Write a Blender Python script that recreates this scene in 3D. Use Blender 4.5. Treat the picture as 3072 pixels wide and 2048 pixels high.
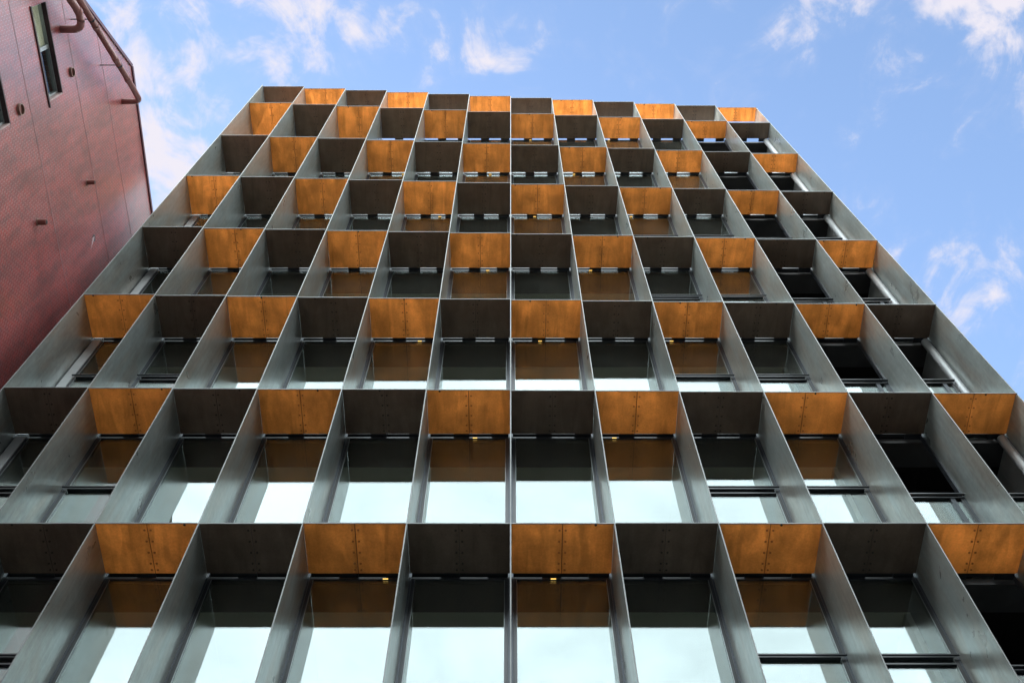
import bpy, bmesh, math, random
from mathutils import Vector
R = math.radians
random.seed(7)
for o in list(bpy.data.objects):
    bpy.data.objects.remove(o)
sc = bpy.context.scene
C = sc.collection

# ------------------------------------------------------------------ camera
THETA = 63.58
EYE = 1.6
cam = bpy.data.cameras.new('camera')
cam.sensor_width = 36.0
cam.lens = 36.94
cam.shift_x = 0.0013
cam.clip_start = 0.05
cam.clip_end = 2000
co = bpy.data.objects.new('camera', cam)
C.objects.link(co)
co.location = (0, 0, EYE)
co.rotation_euler = (R(90 + THETA), 0, 0)
sc.camera = co

# ------------------------------------------------------------------ light
SUN_EL, SUN_AZ = 30.0, -28.0          # azimuth measured from +Y (behind the tower) towards +X
EXPOSURE = 2.0
SKY = 0.1
sc.view_settings.view_transform = 'Standard'
sc.view_settings.look = 'None'
sc.view_settings.exposure = EXPOSURE
sc.view_settings.gamma = 1
sc.cycles.max_bounces = 10
sc.cycles.diffuse_bounces = 5
sc.cycles.glossy_bounces = 5
sc.cycles.transparent_max_bounces = 12
sc.cycles.use_denoising = True

sl = bpy.data.lights.new('sun', 'SUN')
sl.energy = 3.0
sl.angle = R(0.5)
sl.color = (1.0, 0.94, 0.86)
so = bpy.data.objects.new('sun', sl)
C.objects.link(so)
sd = Vector((math.sin(R(SUN_AZ)) * math.cos(R(SUN_EL)), math.cos(R(SUN_AZ)) * math.cos(R(SUN_EL)), math.sin(R(SUN_EL))))
so.rotation_euler = sd.to_track_quat('Z', 'Y').to_euler()
so.location = (30, 60, 80)


class NT:
    """small helper to wire shader nodes"""
    def __init__(s, tree):
        s.t = tree
        s.n = tree.nodes
        s.l = tree.links

    def new(s, typ, **kw):
        n = s.n.new(typ)
        for k, v in kw.items():
            setattr(n, k, v)
        return n

    def put(s, sock, v):
        if hasattr(v, 'is_output') or isinstance(v, bpy.types.NodeSocket):
            s.l.new(v, sock)
        else:
            sock.default_value = v

    def math(s, op, a, b=0.0, c=None, clamp=False):
        n = s.new('ShaderNodeMath', operation=op)
        n.use_clamp = clamp
        s.put(n.inputs[0], a)
        s.put(n.inputs[1], b)
        if c is not None:
            s.put(n.inputs[2], c)
        return n.outputs[0]

    def mix(s, f, a, b, mode='MIX'):
        n = s.new('ShaderNodeMix', data_type='RGBA', blend_type=mode)
        s.put(n.inputs[0], f)
        s.put(n.inputs[6], a)
        s.put(n.inputs[7], b)
        return n.outputs[2]

    def comb(s, x, y, z):
        n = s.new('ShaderNodeCombineXYZ')
        s.put(n.inputs[0], x)
        s.put(n.inputs[1], y)
        s.put(n.inputs[2], z)
        return n.outputs[0]

    def noise(s, vec, scale, detail=4.0, rough=0.55, dist=0.0):
        n = s.new('ShaderNodeTexNoise')
        if vec is not None:
            s.l.new(vec, n.inputs['Vector'])
        n.inputs['Scale'].default_value = scale
        n.inputs['Detail'].default_value = detail
        n.inputs['Roughness'].default_value = rough
        n.inputs['Distortion'].default_value = dist
        return n.outputs['Fac']

    def ramp(s, v, lo, hi, a=0.0, b=1.0, smooth=True):
        n = s.new('ShaderNodeMapRange')
        n.interpolation_type = 'SMOOTHSTEP' if smooth else 'LINEAR'
        s.put(n.inputs[0], v)
        n.inputs[1].default_value = lo
        n.inputs[2].default_value = hi
        n.inputs[3].default_value = a
        n.inputs[4].default_value = b
        return n.outputs[0]


world = bpy.data.worlds.new('World')
sc.world = world
world.use_nodes = True
w = NT(world.node_tree)
w.n.clear()
sky = w.new('ShaderNodeTexSky', sky_type='NISHITA')
sky.sun_disc = False
sky.sun_elevation = R(SUN_EL)
sky.sun_rotation = R(SUN_AZ)
sky.air_density = 1.0
sky.dust_density = 0.4
sky.ozone_density = 1.0
tc = w.new('ShaderNodeTexCoord')
sx = w.new('ShaderNodeSeparateXYZ')
w.l.new(tc.outputs['Generated'], sx.inputs[0])
dz = w.math('MAXIMUM', sx.outputs[2], 0.06)
px = w.math('DIVIDE', sx.outputs[0], dz)       # position on a flat cloud layer
py = w.math('DIVIDE', sx.outputs[1], dz)
pv = w.comb(px, py, 0.0)
nA = w.noise(w.comb(w.math('MULTIPLY', px, 1.25), py, 0.0), 11.0, 10.0, 0.62, 1.0)
nB = w.noise(w.comb(px, py, 5.0), 3.2, 3.0, 0.5, 0.4)
# banks of cloud on that layer: x, y, half width x, half width y, weight
BANKS = [(-0.352, 0.215, 0.042, 0.060, 1.0), (-0.325, 0.31, 0.050, 0.050, 0.95), (-0.265, 0.265, 0.040, 0.040, 0.75),
         (-0.200, 0.165, 0.055, 0.038, 0.85), (-0.215, 0.215, 0.050, 0.022, 0.75), (-0.100, 0.175, 0.075, 0.022, 0.62),
         (-0.022, 0.196, 0.045, 0.034, 0.78), (0.46, 0.105, 0.13, 0.060, 2.6), (0.37, 0.09, 0.09, 0.045, 1.1),
         (0.490, 0.455, 0.055, 0.070, 0.58), (0.40, 0.385, 0.050, 0.020, 0.6), (-0.29, 0.155, 0.05, 0.02, 0.5)]
warp = w.new('ShaderNodeTexNoise')
w.l.new(pv, warp.inputs['Vector'])
warp.inputs['Scale'].default_value = 13.0
warp.inputs['Detail'].default_value = 4.0
ws = w.new('ShaderNodeSeparateXYZ')
w.l.new(warp.outputs['Color'], ws.inputs[0])
qx = w.math('ADD', px, w.math('MULTIPLY', w.math('SUBTRACT', ws.outputs[0], 0.5), 0.20))
qy = w.math('ADD', py, w.math('MULTIPLY', w.math('SUBTRACT', ws.outputs[1], 0.5), 0.17))
acc = None
for bx_, by_, rx, ry, wt in BANKS:
    a = w.math('MULTIPLY', w.math('SUBTRACT', qx, bx_), 1 / rx)
    b = w.math('MULTIPLY', w.math('SUBTRACT', qy, by_), 1 / ry)
    q = w.math('ADD', w.math('MULTIPLY', a, a), w.math('MULTIPLY', b, b))
    g = w.math('MULTIPLY', w.math('EXPONENT', w.math('MULTIPLY', q, -0.7)), wt)
    acc = g if acc is None else w.math('MAXIMUM', acc, g)
nC = w.noise(w.comb(px, py, 9.0), 30.0, 6.0, 0.6, 0.5)
wisp = w.math('ADD', w.math('MULTIPLY', nA, 2.1), w.math('MULTIPLY', nC, 0.9))     # centred near 1
dens = w.math('ADD', w.math('SUBTRACT', wisp, 1.55), w.math('MULTIPLY', acc, 0.80))
cl = w.ramp(dens, 0.12, 0.88, 0.0, 0.97)
veil = w.ramp(w.math('ADD', dens, w.math('MULTIPLY', nB, 0.3)), 0.05, 0.9, 0.0, 0.18)
cl = w.math('MAXIMUM', cl, veil)
# the side of the sky that faces the sun is a broken sheet of white cloud
lean = w.math('MULTIPLY', w.math('MAXIMUM', w.math('SUBTRACT', px, 0.5), 0.0), -0.9)
bank = w.ramp(w.math('ADD', w.math('ADD', py, lean), w.math('MULTIPLY', nB, 0.10)), 0.10, -0.08)
east = w.math('MULTIPLY', w.math('MULTIPLY', bank, w.ramp(px, 0.35, 0.6)), w.math('MULTIPLY', w.ramp(px, 1.15, 0.85), w.ramp(py, -0.34, -0.10)))
# its brightest part stands straight across the street, thinning to both sides
core = w.math('MULTIPLY', bank, w.ramp(w.math('ABSOLUTE', px), 1.05, 0.6))
cl_all = w.math('MAXIMUM', cl, w.math('MULTIPLY', bank, w.ramp(nB, 0.1, 0.5, 0.9, 1.0)))
SKYGAIN = 1.0
blue = w.mix(1.0, sky.outputs[0], (SKYGAIN * 1.0, SKYGAIN * 1.0, SKYGAIN * 1.0, 1), 'MULTIPLY')
white = w.mix(bank, (2.25, 2.15, 2.35, 1), (4.3, 4.5, 4.7, 1))
white = w.mix(east, white, (22.0, 22.2, 22.4, 1))
kv = w.ramp(w.noise(pv, 4.0, 6.0, 0.6, 0.6), 0.3, 0.7, 0.80, 1.08)
white = w.mix(core, white, w.mix(1.0, (12.6, 14.3, 14.9, 1), w.comb(kv, kv, kv), 'MULTIPLY'))
rad = w.math('SQRT', w.math('ADD', w.math('MULTIPLY', px, px), w.math('MULTIPLY', py, py)))
low = w.math('MULTIPLY', bank, w.ramp(rad, 1.05, 1.7))
white = w.mix(low, white, (26.0, 27.0, 27.0, 1))
col = w.mix(cl_all, blue, white)
bg = w.new('ShaderNodeBackground')
w.l.new(col, bg.inputs[0])
bg.inputs[1].default_value = SKY
wo = w.new('ShaderNodeOutputWorld')
w.l.new(bg.outputs[0], wo.inputs[0])


# ------------------------------------------------------------------ materials
def mat(name):
    m = bpy.data.materials.new(name)
    m.use_nodes = True
    t = NT(m.node_tree)
    p = t.n['Principled BSDF']
    return m, t, p


def simple(name, col, rough=0.5, metal=0.0, var=0.15, scale=3.0, spec=None):
    m, t, p = mat(name)
    g = t.new('ShaderNodeNewGeometry')
    n = t.noise(g.outputs['Position'], scale, 5.0)
    k = t.ramp(n, 0.25, 0.75, 1 - var, 1 + var)
    c = t.mix(1.0, (*col, 1), t.comb(k, k, k), 'MULTIPLY')
    t.l.new(c, p.inputs['Base Color'])
    p.inputs['Roughness'].default_value = rough
    p.inputs['Metallic'].default_value = metal
    if spec is not None:
        p.inputs['Specular IOR Level'].default_value = spec
    return m


def mat_fin():
    """weathered zinc-grey plate: soft vertical streaks and cloudy stains, brown blotches painted for amber bounce light"""
    m, t, p = mat('weathered_zinc')
    g = t.new('ShaderNodeNewGeometry')
    s = t.new('ShaderNodeSeparateXYZ')
    t.l.new(g.outputs['Position'], s.inputs[0])
    v = t.comb(s.outputs[0], t.math('MULTIPLY', s.outputs[1], 7.0), t.math('MULTIPLY', s.outputs[2], 0.9))
    streak = t.noise(v, 2.2, 6.0, 0.6, 0.25)
    blot = t.noise(g.outputs['Position'], 1.5, 5.0, 0.55, 0.4)
    k = t.math('ADD', t.ramp(streak, 0.25, 0.75, 0.76, 1.14, False), t.ramp(blot, 0.2, 0.8, -0.14, 0.12, False))
    warm_bounce = t.noise(t.comb(s.outputs[0], t.math('MULTIPLY', s.outputs[1], 1.6), t.math('MULTIPLY', s.outputs[2], 0.45)), 1.1, 6.0, 0.62, 0.5)  # brown blotches painted in for the warm bounce of the amber soffits
    tone = t.mix(t.ramp(warm_bounce, 0.38, 0.66, 0.0, 0.62), (0.345, 0.392, 0.383, 1), (0.335, 0.285, 0.23, 1))
    spots = t.noise(g.outputs['Position'], 9.0, 6.0, 0.7, 0.3)
    k = t.math('MULTIPLY', k, t.ramp(spots, 0.3, 0.7, 0.86, 1.08, False))
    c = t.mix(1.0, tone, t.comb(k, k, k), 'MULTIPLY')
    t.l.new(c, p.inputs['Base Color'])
    p.inputs['Metallic'].default_value = 0.58
    t.l.new(t.ramp(blot, 0.2, 0.8, 0.25, 0.36, False), p.inputs['Roughness'])
    return m


def mat_soffit(amber):
    m, t, p = mat('amber_panel' if amber else 'dark_bronze_panel')
    g = t.new('ShaderNodeNewGeometry')
    s = t.new('ShaderNodeSeparateXYZ')
    t.l.new(g.outputs['Position'], s.inputs[0])
    v = t.comb(t.math('MULTIPLY', s.outputs[0], 2.2), t.math('MULTIPLY', s.outputs[1], 0.5), t.math('MULTIPLY', s.outputs[2], 1.0))
    streak = t.noise(v, 2.0, 5.0, 0.6, 1.1)
    fine = t.noise(g.outputs['Position'], 38.0, 3.0, 0.6)
    oi = t.new('ShaderNodeObjectInfo')
    rnd = oi.outputs['Random']
    drip = t.noise(t.comb(t.math('ADD', t.math('MULTIPLY', s.outputs[0], 9.0), t.math('MULTIPLY', s.outputs[1], 0.5)), t.math('MULTIPLY', s.outputs[1], 0.5), t.math('MULTIPLY', rnd, 40.0)), 1.0, 3.0, 0.55, 0.5)
    blot = t.noise(g.outputs['Position'], 2.6, 4.0, 0.6)
    k = t.math('MULTIPLY', t.ramp(streak, 0.3, 0.72, 0.82, 1.09), t.math('MULTIPLY', t.ramp(fine, 0.3, 0.7, 0.93, 1.07), t.ramp(blot, 0.3, 0.7, 0.84, 1.08)))
    k = t.math('MULTIPLY', k, t.math('MULTIPLY', t.ramp(drip, 0.56, 0.74, 1.0, 0.84), t.math('ADD', 0.86, t.math('MULTIPLY', rnd, 0.22))))
    kk = t.comb(k, k, k)
    if not amber:
        c = t.mix(1.0, (0.150, 0.108, 0.078, 1), kk, 'MULTIPLY')
        t.l.new(c, p.inputs['Base Color'])
        p.inputs['Metallic'].default_value = 0.3
        p.inputs['Roughness'].default_value = 0.3
        return m
    t.l.new(t.mix(1.0, (0.58, 0.23, 0.05, 1), kk, 'MULTIPLY'), p.inputs['Base Color'])
    p.inputs['Roughness'].default_value = 0.33
    p.inputs['Metallic'].default_value = 0.25
    tr = t.new('ShaderNodeBsdfTranslucent')
    t.l.new(t.mix(1.0, (0.93, 0.54, 0.235, 1), kk, 'MULTIPLY'), tr.inputs[0])
    ms = t.new('ShaderNodeMixShader')
    ms.inputs[0].default_value = 0.43
    t.l.new(p.outputs[0], ms.inputs[1])
    t.l.new(tr.outputs[0], ms.inputs[2])
    t.l.new(ms.outputs[0], t.n['Material Output'].inputs[0])
    return m


def mat_glass(name='window_glass', ior=2.1, tint=(0.78, 0.82, 0.78, 1)):
    m, t, p = mat(name)
    t.n.remove(p)
    gl = t.new('ShaderNodeBsdfGlossy')
    gl.inputs['Color'].default_value = (0.88, 0.97, 1.0, 1)
    gl.inputs['Roughness'].default_value = 0.0
    tr = t.new('ShaderNodeBsdfTransparent')
    tr.inputs['Color'].default_value = tint
    lw = t.new('ShaderNodeLayerWeight')          # Schlick, the same from both sides of the pane
    lw.inputs['Blend'].default_value = 0.5
    r0 = ((ior - 1) / (ior + 1)) ** 2
    fr = t.math('ADD', r0, t.math('MULTIPLY', t.math('POWER', lw.outputs['Facing'], 5.0), 1 - r0))
    ms = t.new('ShaderNodeMixShader')
    t.l.new(fr, ms.inputs[0])
    t.l.new(tr.outputs[0], ms.inputs[1])
    t.l.new(gl.outputs[0], ms.inputs[2])
    # a thin film of dust
    df = t.new('ShaderNodeBsdfDiffuse')
    df.inputs['Color'].default_value = (0.55, 0.58, 0.54, 1)
    m2 = t.new('ShaderNodeMixShader')
    g = t.new('ShaderNodeNewGeometry')
    t.l.new(t.ramp(t.noise(g.outputs['Position'], 1.3, 5.0, 0.6), 0.3, 0.7, 0.004, 0.014), m2.inputs[0])
    t.l.new(ms.outputs[0], m2.inputs[1])
    t.l.new(df.outputs[0], m2.inputs[2])
    t.l.new(m2.outputs[0], t.n['Material Output'].inputs[0])
    return m


def mat_glint():
    m, t, p = mat('warm_glint')
    p.inputs['Base Color'].default_value = (0.8, 0.6, 0.3, 1)
    p.inputs['Emission Color'].default_value = (1.0, 0.56, 0.12, 1)
    p.inputs['Emission Strength'].default_value = 0.5
    return m


def mat_tile():
    """dark red glazed mosaic tile, 95 x 45 mm, running bond with pale joints"""
    m, t, p = mat('red_glazed_tile')
    g = t.new('ShaderNodeNewGeometry')
    s = t.new('ShaderNodeSeparateXYZ')
    t.l.new(g.outputs['Position'], s.inputs[0])
    v = t.comb(s.outputs[1], s.outputs[2], 0.0)
    b = t.new('ShaderNodeTexBrick')
    t.l.new(v, b.inputs['Vector'])
    b.inputs['Color1'].default_value = (0.27, 0.020, 0.017, 1)
    b.inputs['Color2'].default_value = (0.155, 0.021, 0.022, 1)
    b.inputs['Mortar'].default_value = (0.36, 0.25, 0.25, 1)
    b.inputs['Scale'].default_value = 1.0
    b.inputs['Mortar Size'].default_value = 0.003
    b.inputs['Mortar Smooth'].default_value = 0.2
    b.inputs['Bias'].default_value = -0.1
    b.inputs['Brick Width'].default_value = 0.105
    b.inputs['Row Height'].default_value = 0.053
    st = t.noise(t.comb(t.math('MULTIPLY', s.outputs[1], 3.0), t.math('MULTIPLY', s.outputs[2], 0.5), 0.0), 1.6, 6.0, 0.6, 0.4)
    bl = t.noise(t.comb(s.outputs[1], s.outputs[2], 3.0), 0.9, 5.0, 0.6, 0.5)
    k = t.math('ADD', t.ramp(st, 0.3, 0.72, 0.72, 1.15), t.ramp(bl, 0.3, 0.7, -0.16, 0.16))
    c = t.mix(1.0, b.outputs[0], t.comb(k, k, k), 'MULTIPLY')
    # lime runs, thin and pale
    run = t.noise(t.comb(t.math('MULTIPLY', s.outputs[1], 16.0), t.math('MULTIPLY', s.outputs[2], 0.8), 8.0), 1.3, 4.0, 0.6, 0.3)
    c = t.mix(t.ramp(run, 0.64, 0.80, 0.0, 0.35), c, (0.42, 0.37, 0.37, 1))
    t.l.new(c, p.inputs['Base Color'])
    t.l.new(t.ramp(bl, 0.3, 0.7, 0.34, 0.42), p.inputs['Roughness'])
    p.inputs['Coat Weight'].default_value = 1.0
    p.inputs['Coat IOR'].default_value = 1.75
    p.inputs['Coat Roughness'].default_value = 0.27
    bp = t.new('ShaderNodeBump')
    bp.inputs['Strength'].default_value = 0.12
    bp.inputs['Distance'].default_value = 0.004
    t.l.new(t.math('SUBTRACT', 1.0, b.outputs['Fac']), bp.inputs['Height'])
    t.l.new(bp.outputs[0], p.inputs['Normal'])
    return m


M = dict(
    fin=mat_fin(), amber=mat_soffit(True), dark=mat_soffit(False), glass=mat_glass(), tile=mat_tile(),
    bolt=simple('bolt_head', (0.05, 0.038, 0.03), 0.4, 0.5),
    bolt_amber=simple('amber_bolt_head', (0.34, 0.16, 0.06), 0.45, 0.3),
    joint=simple('joint_gasket', (0.05, 0.032, 0.02), 0.5),
    frame=simple('black_frame', (0.022, 0.025, 0.030), 0.28, 0.2, 0.1),
    mullion=simple('blue_grey_mullion', (0.06, 0.068, 0.08), 0.35, 0.5, 0.12),
    pier=simple('pale_grey_cladding', (0.34, 0.36, 0.37), 0.4, 0.3, 0.1),
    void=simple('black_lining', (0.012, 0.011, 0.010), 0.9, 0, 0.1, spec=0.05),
    bulk=simple('dark_bulkhead', (0.03, 0.03, 0.03), 0.8),
    edge=simple('dimmed_edge', (0.17, 0.18, 0.178), 0.5, 0.3, 0.2),  # fin metal darkened on front edges to offset the bright sky
    clear=mat_glass('clear_glass', 1.35, (0.95, 0.97, 0.95, 1)),
    glint=mat_glint(),
    ceil=simple('ceiling_board', (0.50, 0.50, 0.43), 0.85, 0, 0.05),
    floor=simple('grey_carpet', (0.33, 0.32, 0.30), 0.9),
    wall=simple('plaster', (0.30, 0.30, 0.28), 0.85, 0, 0.06),
    roof=simple('roof_gravel', (0.42, 0.41, 0.39), 0.95, 0, 0.2, 8.0),
    conc=simple('grey_cladding', (0.20, 0.21, 0.21), 0.55, 0.1, 0.15),
    pave=simple('stone_paving', (0.20, 0.195, 0.19), 0.8, 0, 0.2, 1.5),
    pipe=simple('pink_brown_pipe', (0.235, 0.105, 0.095), 0.4, 0.0, 0.12),
    stub=simple('rusty_stub', (0.20, 0.07, 0.055), 0.5, 0.1, 0.2),
    ring=simple('pale_ring', (0.22, 0.14, 0.11), 0.55, 0.2),
    reveal=simple('dark_reveal', (0.035, 0.016, 0.018), 0.6),
    sill=simple('stained_sill', (0.30, 0.22, 0.21), 0.6, 0, 0.3, 6.0),
    blind=simple('beige_blind', (0.50, 0.48, 0.36), 0.8, 0, 0.15),
    alu=simple('aluminium_frame', (0.30, 0.33, 0.33), 0.35, 0.7),
    seal=simple('pale_sealant', (0.38, 0.30, 0.31), 0.8),
    capm=simple('parapet_cap', (0.10, 0.045, 0.06), 0.4, 0.3),
)


# ------------------------------------------------------------------ mesh helpers
class MB:
    """collects faces with materials and links them as one mesh object"""
    def __init__(s):
        s.v = []
        s.f = []
        s.mi = []
        s.mats = []

    def idx(s, m):
        if m not in s.mats:
            s.mats.append(m)
        return s.mats.index(m)

    def poly(s, pts, m):
        a = len(s.v)
        s.v += [tuple(p) for p in pts]
        s.f.append(list(range(a, a + len(pts))))
        s.mi.append(s.idx(m))

    def hexa(s, p, m):
        """p: 8 corners, bottom ring 0-3 counter clockwise seen from above, top ring 4-7"""
        a = len(s.v)
        s.v += [tuple(q) for q in p]
        for q in ((3, 2, 1, 0), (4, 5, 6, 7), (0, 1, 5, 4), (1, 2, 6, 5), (2, 3, 7, 6), (3, 0, 4, 7)):
            s.f.append([a + k for k in q])
            s.mi.append(s.idx(m))

    def box(s, x0, x1, y0, y1, z0, z1, m):
        s.hexa([(x0, y0, z0), (x1, y0, z0), (x1, y1, z0), (x0, y1, z0), (x0, y0, z1), (x1, y0, z1), (x1, y1, z1), (x0, y1, z1)], m)

    def disc(s, c, ax, r, h, m, n=10):
        """short solid cylinder from c along unit axis ax"""
        ax = Vector(ax).normalized()
        u = ax.orthogonal().normalized()
        v = ax.cross(u)
        c = Vector(c)
        r0 = [c + u * (r * math.cos(2 * math.pi * k / n)) + v * (r * math.sin(2 * math.pi * k / n)) for k in range(n)]
        r1 = [p + ax * h for p in r0]
        a = len(s.v)
        s.v += [tuple(p) for p in r0 + r1]
        for k in range(n):
            s.f.append([a + k, a + (k + 1) % n, a + n + (k + 1) % n, a + n + k])
            s.mi.append(s.idx(m))
        s.f.append([a + n + k for k in range(n)])
        s.mi.append(s.idx(m))
        s.f.append([a + k for k in reversed(range(n))])
        s.mi.append(s.idx(m))

    def tube(s, pts, r, m, n=16, closed_ends=True):
        """tube through points; r is a number or a list"""
        pts = [Vector(p) for p in pts]
        rs = r if isinstance(r, (list, tuple)) else [r] * len(pts)
        prev = None
        rings = []
        for i, p in enumerate(pts):
            d = (pts[min(i + 1, len(pts) - 1)] - pts[max(i - 1, 0)]).normalized()
            u = (prev - d * prev.dot(d)).normalized() if prev is not None else d.orthogonal().normalized()
            prev = u
            v = d.cross(u)
            a = len(s.v)
            s.v += [tuple(p + u * (rs[i] * math.cos(2 * math.pi * k / n)) + v * (rs[i] * math.sin(2 * math.pi * k / n))) for k in range(n)]
            rings.append(a)
        for a, b in zip(rings, rings[1:]):
            for k in range(n):
                s.f.append([a + k, a + (k + 1) % n, b + (k + 1) % n, b + k])
                s.mi.append(s.idx(m))
        if closed_ends:
            s.f.append([rings[0] + k for k in reversed(range(n))])
            s.mi.append(s.idx(m))
            s.f.append([rings[-1] + k for k in range(n)])
            s.mi.append(s.idx(m))

    def build(s, name, parent=None, label=None, smooth=False):
        me = bpy.data.meshes.new(name)
        me.from_pydata(s.v, [], s.f)
        for m in s.mats:
            me.materials.append(m)
        me.polygons.foreach_set('material_index', s.mi)
        if smooth:
            me.polygons.foreach_set('use_smooth', [True] * len(s.f))
        me.update()
        o = bpy.data.objects.new(name, me)
        C.objects.link(o)
        if parent is not None:
            o.parent = parent
        if label:
            o['label'] = label
        return o


def thing(name, label, cat, loc=(0, 0, 0)):
    o = bpy.data.objects.new(name, None)
    C.objects.link(o)
    o.location = loc
    o['label'] = label
    o['category'] = cat
    return o


def rel(parent, o):
    """keep world position under a parent that is not at the origin"""
    o.location = -Vector(parent.location)
    return o


# ------------------------------------------------------------------ ground
g = MB()
g.box(-400, 400, -400, 400, -0.5, 0.0, M['pave'])
go = g.build('ground')
go['kind'] = 'structure'

# ------------------------------------------------------------------ the tower
W = 1.35                      # bay width
NX = 12
H = 3.5417                    # storey height
Z7 = EYE + 11.151
ZR = [0.0] * 9
for j in range(1, 9):
    ZR[j] = Z7 + (7 - j) * H
ZR[0] = EYE + 34.459
YB = 8.167 + 0.815           # back edge of the shelves, one flat plane
YG = 8.167 + 0.868           # plane of the glass


def depth(i, z):
    """distance of the screen front of bay i at height z: each bay steps back from its left neighbour, more so higher up"""
    return 8.167 + 0.0027 * max(z - Z7, 0.0) * (i - 5.5)


def bx(i):
    return (i - 6) * W


tower = thing('office_tower', 'tall office tower wrapped in a grey metal grid with amber and dark checkered soffits', 'building', (0, 8.6, 0))
T = tower


def part(mb, name, parent=T, label=None, smooth=False):
    o = mb.build(name, parent, label, smooth)
    if parent is T:
        rel(T, o)
    return o


ZB = 5.2                      # screen starts above the ground floor
# fins: one blade per grid line
FT = 0.008
for i in range(NX + 1):
    mb = MB()
    zs = [ZR[0] + 0.02, ZR[1]] + [ZR[j] for j in range(2, 9)] + [ZB]
    for a, b in zip(zs, zs[1:]):
        ya = min(depth(i - 1, a), depth(i, a)) + 0.012
        yb = min(depth(i - 1, b), depth(i, b)) + 0.012
        ba = YG - 0.02
        bb = YG - 0.02
        x = bx(i)
        mb.hexa([(x - FT, yb, b), (x + FT, yb, b), (x + FT, bb, b), (x - FT, bb, b),
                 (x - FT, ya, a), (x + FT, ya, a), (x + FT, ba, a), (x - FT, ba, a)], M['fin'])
        mb.mi[-4] = mb.idx(M['edge'])
    part(mb, 'fin')


def soffit(i, j, z, y, amber, parent):
    m = M['amber'] if amber else M['dark']
    x0, x1 = bx(i) + FT + 0.002, bx(i + 1) - FT - 0.002
    xm = (x0 + x1) / 2
    mb = MB()
    y0, y1 = y + 0.012, YB
    mb.box(x0, xm - 0.004, y0, y1, z, z + 0.010, m)
    mb.box(xm + 0.004, x1, y0, y1, z + 0.0005, z + 0.0105, m)
    mb.box(xm - 0.0038, xm + 0.0038, y0, y1, z + 0.006, z + 0.009, M['joint'])
    for t in (0.14, 0.36, 0.58, 0.80, 0.93):
        for s in (-1, 1):
            mb.disc((xm + s * 0.040 + random.uniform(-.002, .002), y + (YB - y) * t, z - 0.0035), (0, 0, 1), 0.0155, 0.0032, M['bolt_amber' if amber else 'bolt'])
    # the odd loose washer or drip at the lip
    if random.random() < 0.6:
        xx = random.uniform(x0 + 0.1, x1 - 0.1)
        mb.disc((xx, y + 0.03, z - 0.003), (0, 0, 1), 0.018, 0.0027, M['bolt'], 8)
    return mb.build('soffit_panel', parent, 'amber translucent underside panel' if amber else 'dark bronze underside panel')


for j in range(0, 8):
    z = ZR[j]
    for i in range(NX):
        y = depth(i, z) + random.uniform(-0.004, 0.004)
        amber = (i + j) % 2 == 1
        x0, x1 = bx(i) + (FT + 0.001 if i else -FT), bx(i + 1) + (-FT - 0.001 if i < NX - 1 else FT)
        mb = MB()
        mb.box(x0, x1, y, y + 0.011, z - 0.005, z + 0.011, M['edge'])          # folded front lip
        xa, xb = bx(i) + FT + 0.002, bx(i + 1) - FT - 0.002
        cw = xb - xa
        o = part(mb, 'sun_shelf')
        soffit(i, j, z, y, amber, o)
        if j > 0:
            # angle brackets that tie the shelf back to the wall
            for (u0, u1) in ((0.305, 0.50), (0.775, 0.975)):
                bb = MB()
                bb.box(xa + cw * u0, xa + cw * u1, YB + 0.001, YG + 0.05, z - 0.006, z + 0.004, M['frame'])
                bb.build('bracket', o)

# mullions: full height posts behind the fins
for i in range(NX + 1):
    mb = MB()
    zs = [ZR[1]] + [ZR[j] for j in range(2, 9)] + [ZB]
    for a, b in zip(zs, zs[1:]):
        zm = (a + b) / 2
        yl = YG
        mb.box(bx(i) - 0.034, bx(i) + 0.034, yl - 0.018, yl + 0.07, b + 0.001, a - 0.001, M['mullion'])
    part(mb, 'mullion')


def ring_frame(mb, x0, x1, z0, z1, y0, y1, t, m):
    mb.box(x0, x0 + t, y0, y1, z0, z1, m)
    mb.box(x1 - t, x1, y0, y1, z0, z1, m)
    mb.box(x0 + t, x1 - t, y0, y1, z1 - t, z1, m)
    mb.box(x0 + t, x1 - t, y0, y1, z0, z0 + t, m)


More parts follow.
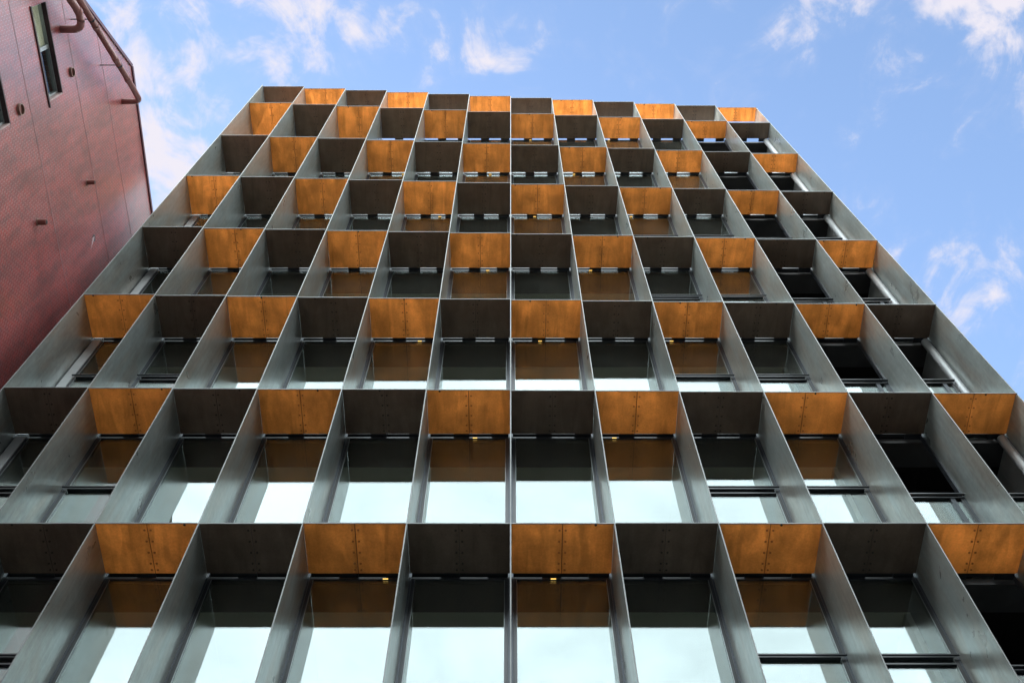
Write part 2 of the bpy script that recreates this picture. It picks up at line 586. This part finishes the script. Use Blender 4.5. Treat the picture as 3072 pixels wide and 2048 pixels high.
# yellow glints at the heads of some windows, built as small glowing strips: (row, bay) -> place along the head
GLINTS = {(1, 6): .46, (1, 8): .28, (2, 3): .74, (2, 5): .57, (2, 7): .33, (3, 4): .67, (3, 6): .45, (3, 8): .26, (4, 5): .62, (4, 7): .32,
         (5, 4): .70, (5, 6): .42, (5, 8): .30, (6, 5): .57, (6, 7): .25, (7, 4): .77, (7, 6): .42}
for j in range(1, 8):
    zt, zb = ZR[j] - 0.035, ZR[j + 1] + 0.06
    for i in range(NX):
        zm = (zt + zb) / 2
        y = YG
        x0, x1 = bx(i) + 0.036, bx(i + 1) - 0.036
        if i == 0:
            x0 += 0.17
        if i == NX - 1:
            x1 -= 0.16
        mb = MB()
        ft = 0.042
        low = ZR[j] - 1.53
        if i in (10, 11):
            low = ZR[j] - 1.72
            ring_frame(mb, x0, x1, zb, low, y - 0.014, y + 0.06, ft, M['frame'])
            mb.box(x0 - 0.03, x1 + 0.03, y - 0.075, y - 0.032, low - 0.008, low + 0.012, M['frame'])   # hand rail
            mb.box(x1 - 0.20, x1 - 0.13, y - 0.02, y + 0.05, zb + ft + 0.001, low - ft - 0.001, M['mullion'])
            o = part(mb, 'window', T, 'open bay, black void above a low pane of glass')
            gb = MB()
            gb.box(x0 + ft, x1 - ft, y + 0.002, y + 0.012, zb + ft, low - ft, M['glass'])
            gb.build('pane', o)
            continue
        ring_frame(mb, x0, x1, zb, zt, y - 0.014, y + 0.06, ft, M['frame'])
        # slim bright glazing bead on the jambs
        for xx in (x0 + ft, x1 - ft - 0.006):
            mb.box(xx, xx + 0.006, y - 0.010, y - 0.001, zb + ft + .001, zt - ft - .001, M['alu'])
        splits = []
        if i in (0, 1, 8, 9):
            mb.box(x0 + ft + 0.007, x1 - ft - 0.007, y - 0.034, y + 0.05, low - 0.018, low + 0.018, M['frame'])
            mb.box(x0 - 0.02, x1 + 0.02, y - 0.075, y - 0.05, low - 0.010, low + 0.010, M['frame'])      # safety rail
            if (i + j) % 2 == 0:
                mb.box(x0 + ft + 0.007, x1 - ft - 0.007, y - 0.034, y + 0.05, low - 0.13, low - 0.105, M['frame'])
            splits = [low]
        o = part(mb, 'window')
        spans = [(zb + ft, zt - ft)] if not splits else [(zb + ft, low - 0.018), (low + 0.018, zt - ft)]
        for a, b in spans:
            gb = MB()
            gb.box(x0 + ft, x1 - ft, y, y + 0.012, a, b, M['glass'])
            gb.build('pane', o)
        if (j, i) in GLINTS:
            xl = bx(i) + W * GLINTS[(j, i)]
            lb = MB()
            lb.box(xl - 0.035, xl + 0.035, y - 0.026, y - 0.0145, zt - 0.041, zt - 0.035, M['glint'])
            lb.build('glint', o, 'small yellow glint at the window head, made as a glowing strip')

# grey pier beside the first bay, rounded cover strip beside the last
mb = MB()
for j in range(1, 8):
    zm = (ZR[j] + ZR[j + 1]) / 2
    y = YG
    mb.box(bx(0) + 0.036, bx(0) + 0.204, y - 0.03, y + 0.07, ZR[j + 1] + 0.02, ZR[j] - 0.03, M['pier'])
part(mb, 'pier')
mb = MB()
for j in range(1, 8):
    zm = (ZR[j] + ZR[j + 1]) / 2
    y = YG
    mb.tube([(bx(12) - 0.084, y + 0.02, ZR[j + 1] + 0.02), (bx(12) - 0.084, y + 0.02, ZR[j] - 0.03)], 0.075, M['pier'], 20)
part(mb, 'rounded_column', smooth=False)

# floors: dark bulkhead behind the glass line, then ceiling and carpet
X0, X1 = bx(0) + 0.04, bx(12) - 0.04
XV = bx(10)                    # the two open bays on the right have black linings
BACK = 19.0
for j in range(1, 9):
    z = ZR[j]
    mb = MB()
    for i in range(NX):
        yb = YG + 0.075
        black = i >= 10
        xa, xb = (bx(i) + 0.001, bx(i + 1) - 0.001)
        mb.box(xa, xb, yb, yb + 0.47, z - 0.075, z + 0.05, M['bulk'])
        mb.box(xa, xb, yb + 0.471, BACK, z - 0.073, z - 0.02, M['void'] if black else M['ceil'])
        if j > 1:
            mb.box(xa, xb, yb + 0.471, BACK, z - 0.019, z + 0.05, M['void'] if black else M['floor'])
    part(mb, 'floor_slab')
mb = MB()
mb.box(X0, XV - 0.02, 15.0, 15.1, ZB, ZR[1] - 0.08, M['wall'])
mb.box(XV - 0.08, XV - 0.001, 9.6, 15.1, ZB, ZR[1] - 0.08, M['wall'])
part(mb, 'inner_wall')
mb = MB()
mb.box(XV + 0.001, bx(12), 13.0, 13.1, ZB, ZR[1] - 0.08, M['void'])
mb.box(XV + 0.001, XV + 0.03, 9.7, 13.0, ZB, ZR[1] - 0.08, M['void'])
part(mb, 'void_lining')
# flank walls, back wall, roof and an unseen roof-top block added to keep sun off the top row
mb = MB()
mb.box(bx(0) - 0.02, bx(0) + 0.03, 9.6, BACK, 0, ZR[1] + 0.05, M['conc'])
mb.box(bx(12) - 0.03, bx(12) + 0.02, 9.6, BACK, 0, ZR[1] + 0.05, M['conc'])
for j in range(1, 9):
    zl = ZR[j + 1] if j < 8 else 0.0
    zm = (ZR[j] + zl) / 2
    mb.box(bx(0) - 0.019, bx(0) + 0.029, YG, 9.599, zl + .001, ZR[j] - .001, M['conc'])
    mb.box(bx(12) - 0.029, bx(12) + 0.019, YG, 9.599, zl + .001, ZR[j] - .001, M['conc'])
mb.box(bx(0) - 0.02, bx(12) + 0.02, BACK + 0.001, BACK + 0.3, 0, ZR[1] + 0.05, M['conc'])
mb.box(bx(0), bx(12), 8.7, BACK, 0, ZB - 0.3, M['conc'])
part(mb, 'wall')
mb = MB()
mb.box(bx(0), bx(12), 9.4, BACK, ZR[1] + 0.051, ZR[1] + 0.11, M['roof'])
part(mb, 'roof')
mb = MB()
mb.box(bx(0) + 0.1, bx(12) - 0.1, 11.6, 17.5, ZR[1] + 0.11, ZR[0] + 1.0, M['pier'])
part(mb, 'roof_sun_blocker')
mb = MB()
for i in range(NX):
    y = depth(i, ZR[8])
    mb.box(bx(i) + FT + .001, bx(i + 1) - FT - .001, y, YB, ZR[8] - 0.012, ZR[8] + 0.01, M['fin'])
    mb.box(bx(i) + 0.036, bx(i + 1) - 0.036, YG, YG + .012, ZB + .02, ZR[8] - 0.09, M['glass'])
part(mb, 'lowest_shelf')

# ------------------------------------------------------------------ red tiled building on the left
WX = -8.6
red = thing('tiled_building', 'dark red glazed tile building with a sloping gable edge, left of the grid tower', 'building', (-12, 2, 0))


def rpart(mb, name, parent=None, label=None, smooth=False):
    o = mb.build(name, parent or red, label, smooth)
    if parent is None:
        rel(red, o)
    return o


# wall profile (y, z) with window openings cut by building it from strips
prof = [(2.55, 0.0), (60.0, 0.0), (60.0, 25.5), (8.5, 25.5), (5.02, 25.72), (3.25, 23.55), (2.55, 22.7)]
me_bm = bmesh.new()
WINS = [(3.02, 4.72, 21.10, 21.80), (3.02, 4.70, 18.75, 19.45), (3.0, 4.7, 16.3, 17.0)]
DR = 0.10
vs = [me_bm.verts.new((WX, y, z)) for y, z in prof]
me_bm.faces.new(vs)
for (ya, yb, za, zb) in WINS:
    for co_, no_ in (((WX, ya, 0), (0, 1, 0)), ((WX, yb, 0), (0, 1, 0)), ((WX, 0, za), (0, 0, 1)), ((WX, 0, zb), (0, 0, 1))):
        bmesh.ops.bisect_plane(me_bm, geom=me_bm.verts[:] + me_bm.edges[:] + me_bm.faces[:], plane_co=co_, plane_no=no_)
kill = []
for f in me_bm.faces:
    c = f.calc_center_median()
    if any(ya < c.y < yb and za < c.z < zb for (ya, yb, za, zb) in WINS):
        kill.append(f)
bmesh.ops.delete(me_bm, geom=kill, context='FACES')
me = bpy.data.meshes.new('wall')
# solid: extrude the outline backwards as side faces
me_bm.normal_update()
edges = [e for e in me_bm.edges if e.is_boundary]
nb = [e for e in edges if not any(abs(v.co.y - yy) < 1e-4 for v in e.verts for yy in ()) ]
for e in edges:
    a, b = e.verts
    mid = (a.co + b.co) / 2
    inwin = any(ya - 1e-3 < mid.y < yb + 1e-3 and za - 1e-3 < mid.z < zb + 1e-3 for (ya, yb, za, zb) in WINS)
    d = 1.0 if inwin else 9.0
    a2 = me_bm.verts.new(a.co + Vector((-d, 0, 0)))
    b2 = me_bm.verts.new(b.co + Vector((-d, 0, 0)))
    me_bm.faces.new((a, b, b2, a2))
bmesh.ops.remove_doubles(me_bm, verts=me_bm.verts[:], dist=1e-4)
bmesh.ops.recalc_face_normals(me_bm, faces=me_bm.faces[:])
me_bm.to_mesh(me)
me_bm.free()
me.materials.append(M['tile'])
wo_ = bpy.data.objects.new('wall', me)
C.objects.link(wo_)
wo_.parent = red
rel(red, wo_)

for n_, (ya, yb, za, zb) in enumerate(WINS):
    mb = MB()
    xr = WX - DR
    # lining of the recess: dark head, pale far jamb, thin outer frame line
    mb.box(xr, WX + 0.004, ya, yb, zb - 0.035, zb - 0.001, M['reveal'])
    mb.box(xr, WX + 0.003, yb - 0.03, yb - 0.001, za + 0.001, zb - 0.036, M['sill'])
    mb.box(xr, WX + 0.025, ya - 0.02, yb + 0.10, za - 0.03, za + 0.012, M['reveal'])
    ring_y = xr
    ym = ya + (yb - ya) * 0.47
    t = 0.035
    for (a, b) in ((ya + 0.001, ym - 0.001), (ym + 0.001, yb - 0.031)):
        mb.box(xr - 0.05, xr + 0.02, a, a + t, za + 0.013, zb - 0.036, M['alu'])
        mb.box(xr - 0.05, xr + 0.02, b - t, b, za + 0.013, zb - 0.036, M['alu'])
        mb.box(xr - 0.05, xr + 0.02, a + t, b - t, za + 0.013, za + 0.013 + t, M['alu'])
        mb.box(xr - 0.05, xr + 0.02, a + t, b - t, zb - 0.036 - t, zb - 0.036, M['alu'])
    o = rpart(mb, 'window')
    for k_, (a, b) in enumerate(((ya + t, ym - t), (ym + t, yb - 0.031 - t))):
        gb = MB()
        gb.box(xr - 0.03, xr - 0.02, a, b, za + 0.013 + t, zb - 0.036 - t, M['glass' if k_ else 'clear'])
        gb.build('pane', o)
    gb = MB()
    gb.box(xr - 0.042, xr - 0.034, ya + 0.002, ym, za + 0.013, zb - 0.04, M['blind'])
    gb.build('blind', o)
    gb = MB()
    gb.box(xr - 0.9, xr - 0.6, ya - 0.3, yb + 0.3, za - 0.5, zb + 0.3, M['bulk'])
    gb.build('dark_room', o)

# parapet capping along the eaves and the sloping gable edge
mb = MB()
cp = [(60.0, 25.5), (8.5, 25.5), (5.02, 25.72), (3.25, 23.55), (2.55, 22.7)]
for (ya, za), (yb, zb) in zip(cp, cp[1:]):
    d = Vector((0, yb - ya, zb - za)).normalized()
    n = Vector((0, d.z, -d.y))
    if n.z < 0:
        n = -n
    p = [Vector((WX - 0.25, ya, za)), Vector((WX + 0.03, ya, za)), Vector((WX + 0.03, yb, zb)), Vector((WX - 0.25, yb, zb))]
    mb.hexa([q - n * 0.03 for q in p] + [q + n * 0.045 for q in p], M['capm'])
rpart(mb, 'parapet_cap')

# expansion joints running along the courses
for zj in (20.30, 22.52, 24.0):
    mb = MB()
    yl = 2.56 if zj < 23 else 3.75
    mb.box(WX + 0.001, WX + 0.0045, yl, 40.0, zj - 0.0035, zj + 0.0035, M['seal'])
    rpart(mb, 'expansion_joint')

# drain pipes standing off the wall
PX = -8.2


def arc_pts(a, b, c, n=6, r=0.16):
    """corner at b rounded between a and c"""
    a, b, c = Vector(a), Vector(b), Vector(c)
    u = (a - b).normalized()
    v = (c - b).normalized()
    p0, p1 = b + u * r, b + v * r
    return [(1 - t) ** 2 * p0 + 2 * t * (1 - t) * b + t * t * p1 for t in [k / n for k in range(n + 1)]]


def pipe(path, r, collars, name='drain_pipe'):
    mb = MB()
    pts = [Vector(path[0])]
    for a, b, c in zip(path, path[1:], path[2:]):
        pts += arc_pts(a, b, c)
    pts.append(Vector(path[-1]))
    mb.tube(pts, r, M['pipe'], 18)
    o = rpart(mb, name, smooth=True)
    for p, d in collars:
        cb = MB()
        d = Vector(d).normalized()
        cb.tube([Vector(p) - d * 0.05, Vector(p) + d * 0.05], r * 1.14, M['pipe'], 18)
        rel(red, cb.build('collar', o, smooth=False))
    for ch in o.children:
        ch.location = (0, 0, 0)
    return o


a1, b1 = Vector((PX, 5.15, 24.40)), Vector((PX, 2.62, 21.93))
dd = (b1 - a1).normalized()
a0 = Vector((PX, 5.55, 24.75))
pipe([(WX - 0.05, 5.60, 24.80), (PX, 5.60, 24.80), a1 + Vector((0, .06, .06)), b1], 0.062,
     [(a1 + dd * 0.22, dd), (a1 + dd * 0.95, dd), (a1 + dd * 2.05, dd)])
pipe([(WX - 0.05, 3.60, 22.25), (PX, 3.60, 22.25), (PX, 3.30, 22.28), (PX, 2.7, 21.6)], 0.072, [((PX, 3.25, 22.22), (0, 1, 0.9))])
for k in (0.75, 2.3):
    p = a1 + dd * k
    mb = MB()
    mb.tube([(WX, p.y, p.z), (PX - 0.03, p.y, p.z)], 0.011, M['frame'], 8)
    mb.tube([p - dd * 0.02, p + dd * 0.02], 0.068, M['frame'], 18)
    rpart(mb, 'pipe_bracket')

# round vents with a raised ring, and short stub pipes
for (y, z, r) in ((4.55, 19.88, 0.105), (4.43, 22.34, 0.095)):
    mb = MB()
    n = 24
    ring = []
    for rr, xx in ((r, WX + 0.001), (r, WX + 0.05), (r * 0.84, WX + 0.05), (r * 0.84, WX + 0.006)):
        ring.append([(xx, y + rr * math.cos(2 * math.pi * k / n), z + rr * math.sin(2 * math.pi * k / n)) for k in range(n)])
    for q0, q1 in zip(ring, ring[1:]):
        for k in range(n):
            mb.poly([q0[k], q0[(k + 1) % n], q1[(k + 1) % n], q1[k]], M['ring'])
    mb.poly(list(reversed(ring[-1])), M['stub'])
    rpart(mb, 'round_vent')
for (y, z, r) in ((6.6, 22.14, 0.05), (6.56, 19.68, 0.055)):
    mb = MB()
    mb.tube([(WX - 0.02, y, z), (WX + 0.16, y, z)], r, M['stub'], 16)
    mb.tube([(WX + 0.161, y, z), (WX + 0.163, y, z)], r * 0.75, M['frame'], 16)
    mb.tube([(WX, y, z), (WX + 0.012, y, z)], r * 1.35, M['ring'], 16)
    rpart(mb, 'stub_pipe')
mb = MB()
mb.disc((WX - 0.004, 7.74, 21.97), (1, 0, 0), 0.075, 0.008, M['frame'], 16)
mb.poly([(WX + 0.005, 7.72, 22.01), (WX + 0.005, 7.78, 21.92), (WX + 0.005, 7.88, 21.70), (WX + 0.005, 7.80, 21.80), (WX + 0.005, 7.70, 21.9)], M['seal'])
rpart(mb, 'patched_hole')

# ------------------------------------------------------------------ block across the street, added for its reflection in the glass and to shade the lower rows
opp = thing('added_office_block', 'added block across the street with rows of windows, mirrored in the glass and shading the street', 'building', (0, -16, 0))
mb = MB()
mb.box(-40, 45, -32, -16, 0, 32.5, M['conc'])
o = mb.build('wall', opp)
rel(opp, o)
for k in range(8):
    mb = MB()
    for q in range(20):
        mb.box(-38 + q * 4.1, -35.4 + q * 4.1, -16.02, -15.99, 3.0 + k * 3.5, 4.9 + k * 3.5, M['frame'])
    o = mb.build('window_row', opp)
    rel(opp, o)

nbr = thing('street_shade_block', 'unseen plain grey block added on the right to shade the street', 'building', (24, -10, 0))  # unseen block, added to shade the right faces of the lower fins
mb = MB()
mb.box(24, 46, -60, 7.5, 0, 45.0, M['conc'])
o = mb.build('wall', nbr)
rel(nbr, o)
mb = MB()
mb.box(23.9, 46.1, -60.1, 7.6, 45.001, 45.4, M['pier'])
o = mb.build('roof', nbr)
rel(nbr, o)
